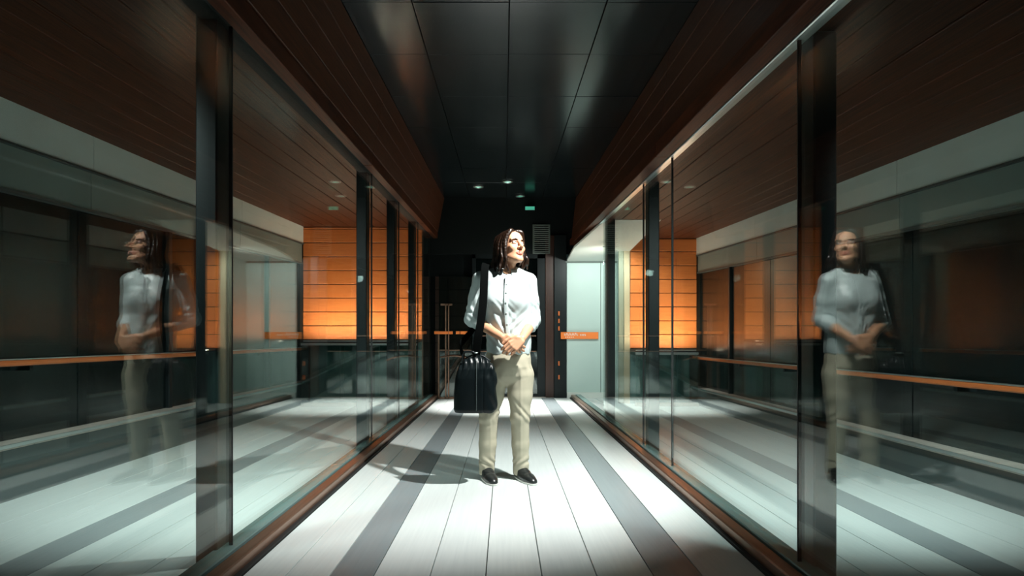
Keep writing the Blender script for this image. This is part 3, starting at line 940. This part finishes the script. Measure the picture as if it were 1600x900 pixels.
# ---- trousers
tr = Field((-.24, -.18, .005), (.26, .20, .91), .0046)
tr.loft([(.635, .020, .004, .070, .050), (.665, .020, .004, .125, .085), (.70, .020, .004, .154, .110), (.76, .022, .002, .158, .122), (.82, .026, .0, .150, .112), (.875, .030, .0, .138, .100)], .03, 2.2)
LEGS = (((-.066, .0, .70), (-.104, -.012, .43), (-.119, .028, .05)), ((.106, .0, .70), (.104, -.012, .43), (.112, .028, .05)))
for hip, kn, an in LEGS:
    m1 = tuple(hip[i] * .5 + kn[i] * .5 for i in range(3)); m2 = tuple(kn[i] * .5 + an[i] * .5 + (0, .008, 0)[i] for i in range(3))
    tr.chain([hip, m1, kn, m2, an], [.094, .080, .063, .057, .051], .018)


def tfold(x, y, z):
    side = np.where(x > 0, 1.0, -1.0)
    d = .0040 * np.exp(-((z - .45) / .07) ** 2) * np.sin(z * 62 + side * x * 75 + 2.2 * np.sin(x * 40 + z * 30))
    d = d + .0036 * np.exp(-((z - .12) / .06) ** 2) * np.sin(z * 75 - side * x * 90 + 45 * y + 1.5 * np.sin(z * 50))
    d = d + .0018 * np.exp(-((z - .72) / .07) ** 2) * np.sin(np.sqrt((x - .02) ** 2 + (z - .70) ** 2 + 1e-5) * 120)
    d = d - .0035 * np.exp(-((x - np.where(x > .02, .108, -.09)) / .008) ** 2) * (y < 0) * np.clip((z - .1) / .1, 0, 1) * np.clip((.8 - z) / .1, 0, 1)
    return d


tr.disp(tfold)
# pocket mouths and fly
tr.cap((.155, -.075, .845), (.172, -.045, .72), .004, .004, .004, sub=True)
tr.cap((.022, -.127, .80), (.020, -.13, .68), .0025, .0025, .003, sub=True)
tr.op(lambda x, y, z: z - .030 + 0 * x + 0 * y, (-.3, -.3, .0), (.3, .3, .030), .003, sub=True)
trous = link('trousers', tr.mesh('trousers', OFF), M['trouser'], person)
del tr

# ---- shoes
for q, (hip, kn, an), ang in ((-1, LEGS[0], 16), (1, LEGS[1], 24)):
    f = Field((-.12, -.26, -.004), (.12, .12, .13), .0034)
    f.loft([(.008, 0, -.07, .040, .130), (.030, 0, -.068, .041, .128), (.048, 0, -.055, .036, .110), (.060, 0, -.02, .033, .070)], .02, 2.4)
    f.cap((0, -.12, .030), (0, -.178, .020), .033, .022, .02)
    f.chain([(0, .02, .05), (0, .022, .115)], [.044, .046], .025)
    f.cap((0, -.005, .062), (0, -.065, .046), .038, .032, .02)
    f.op(lambda x, y, z: z - .011 + 0 * x + 0 * y, (-.2, -.3, -.02), (.2, .2, .011), .003, sub=True)
    me = f.mesh('shoe')
    o = link('shoe', me, M['shoe'], person, off((an[0], an[1] - .0, 0)))
    o.rotation_euler.z = math.radians(ang)
    f = Field((-.12, -.26, -.004), (.12, .12, .03), .0034)
    f.loft([(.0, 0, -.075, .043, .135), (.014, 0, -.075, .044, .138)], .01, 2.5)
    s2 = link('sole', f.mesh('sole'), M['sole'], o)
    s2.location = (0, 0, 0)
    o.location.z += .004 - SL * .0

# ------------------------------------------------------------------ shoulder bag
bag = tag(empty('shoulder_bag', off((-.184, -.175, .47))), 'black soft leather shoulder bag hanging in front of the hip by a wide strap', 'bag')
BX, BY = -.184, -.178
f = Field((BX - .17, BY - .11, .44), (BX + .17, BY + .11, .89), .0042)
f.loft([(.482, BX - .003, BY, .128, .062), (.50, BX - .002, BY, .137, .070), (.60, BX, BY, .138, .072), (.70, BX + .002, BY, .132, .068), (.76, BX + .004, BY, .119, .058), (.80, BX + .004, BY, .094, .044),
        (.825, BX + .004, BY, .062, .028), (.838, BX + .004, BY, .034, .016)], .01, 3.0)


def bagfold(x, y, z):
    up = np.clip((z - .70) / .10, 0, 1)
    d = .0035 * up * np.sin(x * 175 + 2 * np.sin(z * 30)) + .003 * np.clip((x - BX - .05) / .05, 0, 1) * np.sin(z * 40 + x * 90)
    d = d + .0045 * np.exp(-((x - BX - .050) / .004) ** 2) * (y < BY)      # seam
    d = d - .07 * (z - .48) * 0 + .02 * np.clip((.50 - z) / .03, 0, 1) * np.clip((BX - x) / .14, -1, 0) * -0
    return d


f.disp(bagfold)
bb = link('bag_body', f.mesh('bag_body', OFF), M['bag'], bag)
del f
tube('front_seam', [off(p) for p in bez([(BX + .008, BY - .045, .815), (BX + .008, BY - .066, .75), (BX + .008, BY - .0745, .62), (BX + .008, BY - .072, .50)], 14)], .0028, M['kerbface'], bb, n=6)
tube('zipper', [off(p) for p in bez([(BX - .085, BY, .806), (BX - .04, BY, .838), (BX + .005, BY, .845), (BX + .05, BY, .838), (BX + .095, BY, .806)], 16)], .005, M['black'], bb, n=8)
tube('handle', [off(p) for p in bez([(BX - .085, BY - .03, .80), (BX - .075, BY - .02, .86), (BX - .02, BY - .02, .868), (BX + .01, BY - .02, .845)], 16)], .006, M['bag'], bag, n=8)
lathe('strap_ring', [(.008, -.004), (.013, -.004), (.013, .004), (.008, .004)], M['alu'], bag, off((BX + .004, BY - .02, .862)), n=14)
sp = bez([(-.125, .112, 1.30), (-.122, .072, 1.40), (-.123, .000, 1.440), (-.127, -.066, 1.408), (-.131, -.118, 1.32), (-.135, -.160, 1.20), (-.148, -.192, 1.07), (-.165, -.205, .97), (-.180, -.195, .85)], 46)
tube('strap', [off(p) for p in sp], 0, M['strap'], bag, n=16, flat=(.026, .0035, (0, -1, .15)))
sp = bez([(-.125, .112, 1.30), (-.15, .148, 1.15), (-.22, .135, 1.0), (-.295, .02, .90), (-.26, -.12, .83)], 24)
tube('strap_back', [off(p) for p in sp], 0, M['strap'], bag, n=16, flat=(.0035, .026, (0, -.25, 1)))
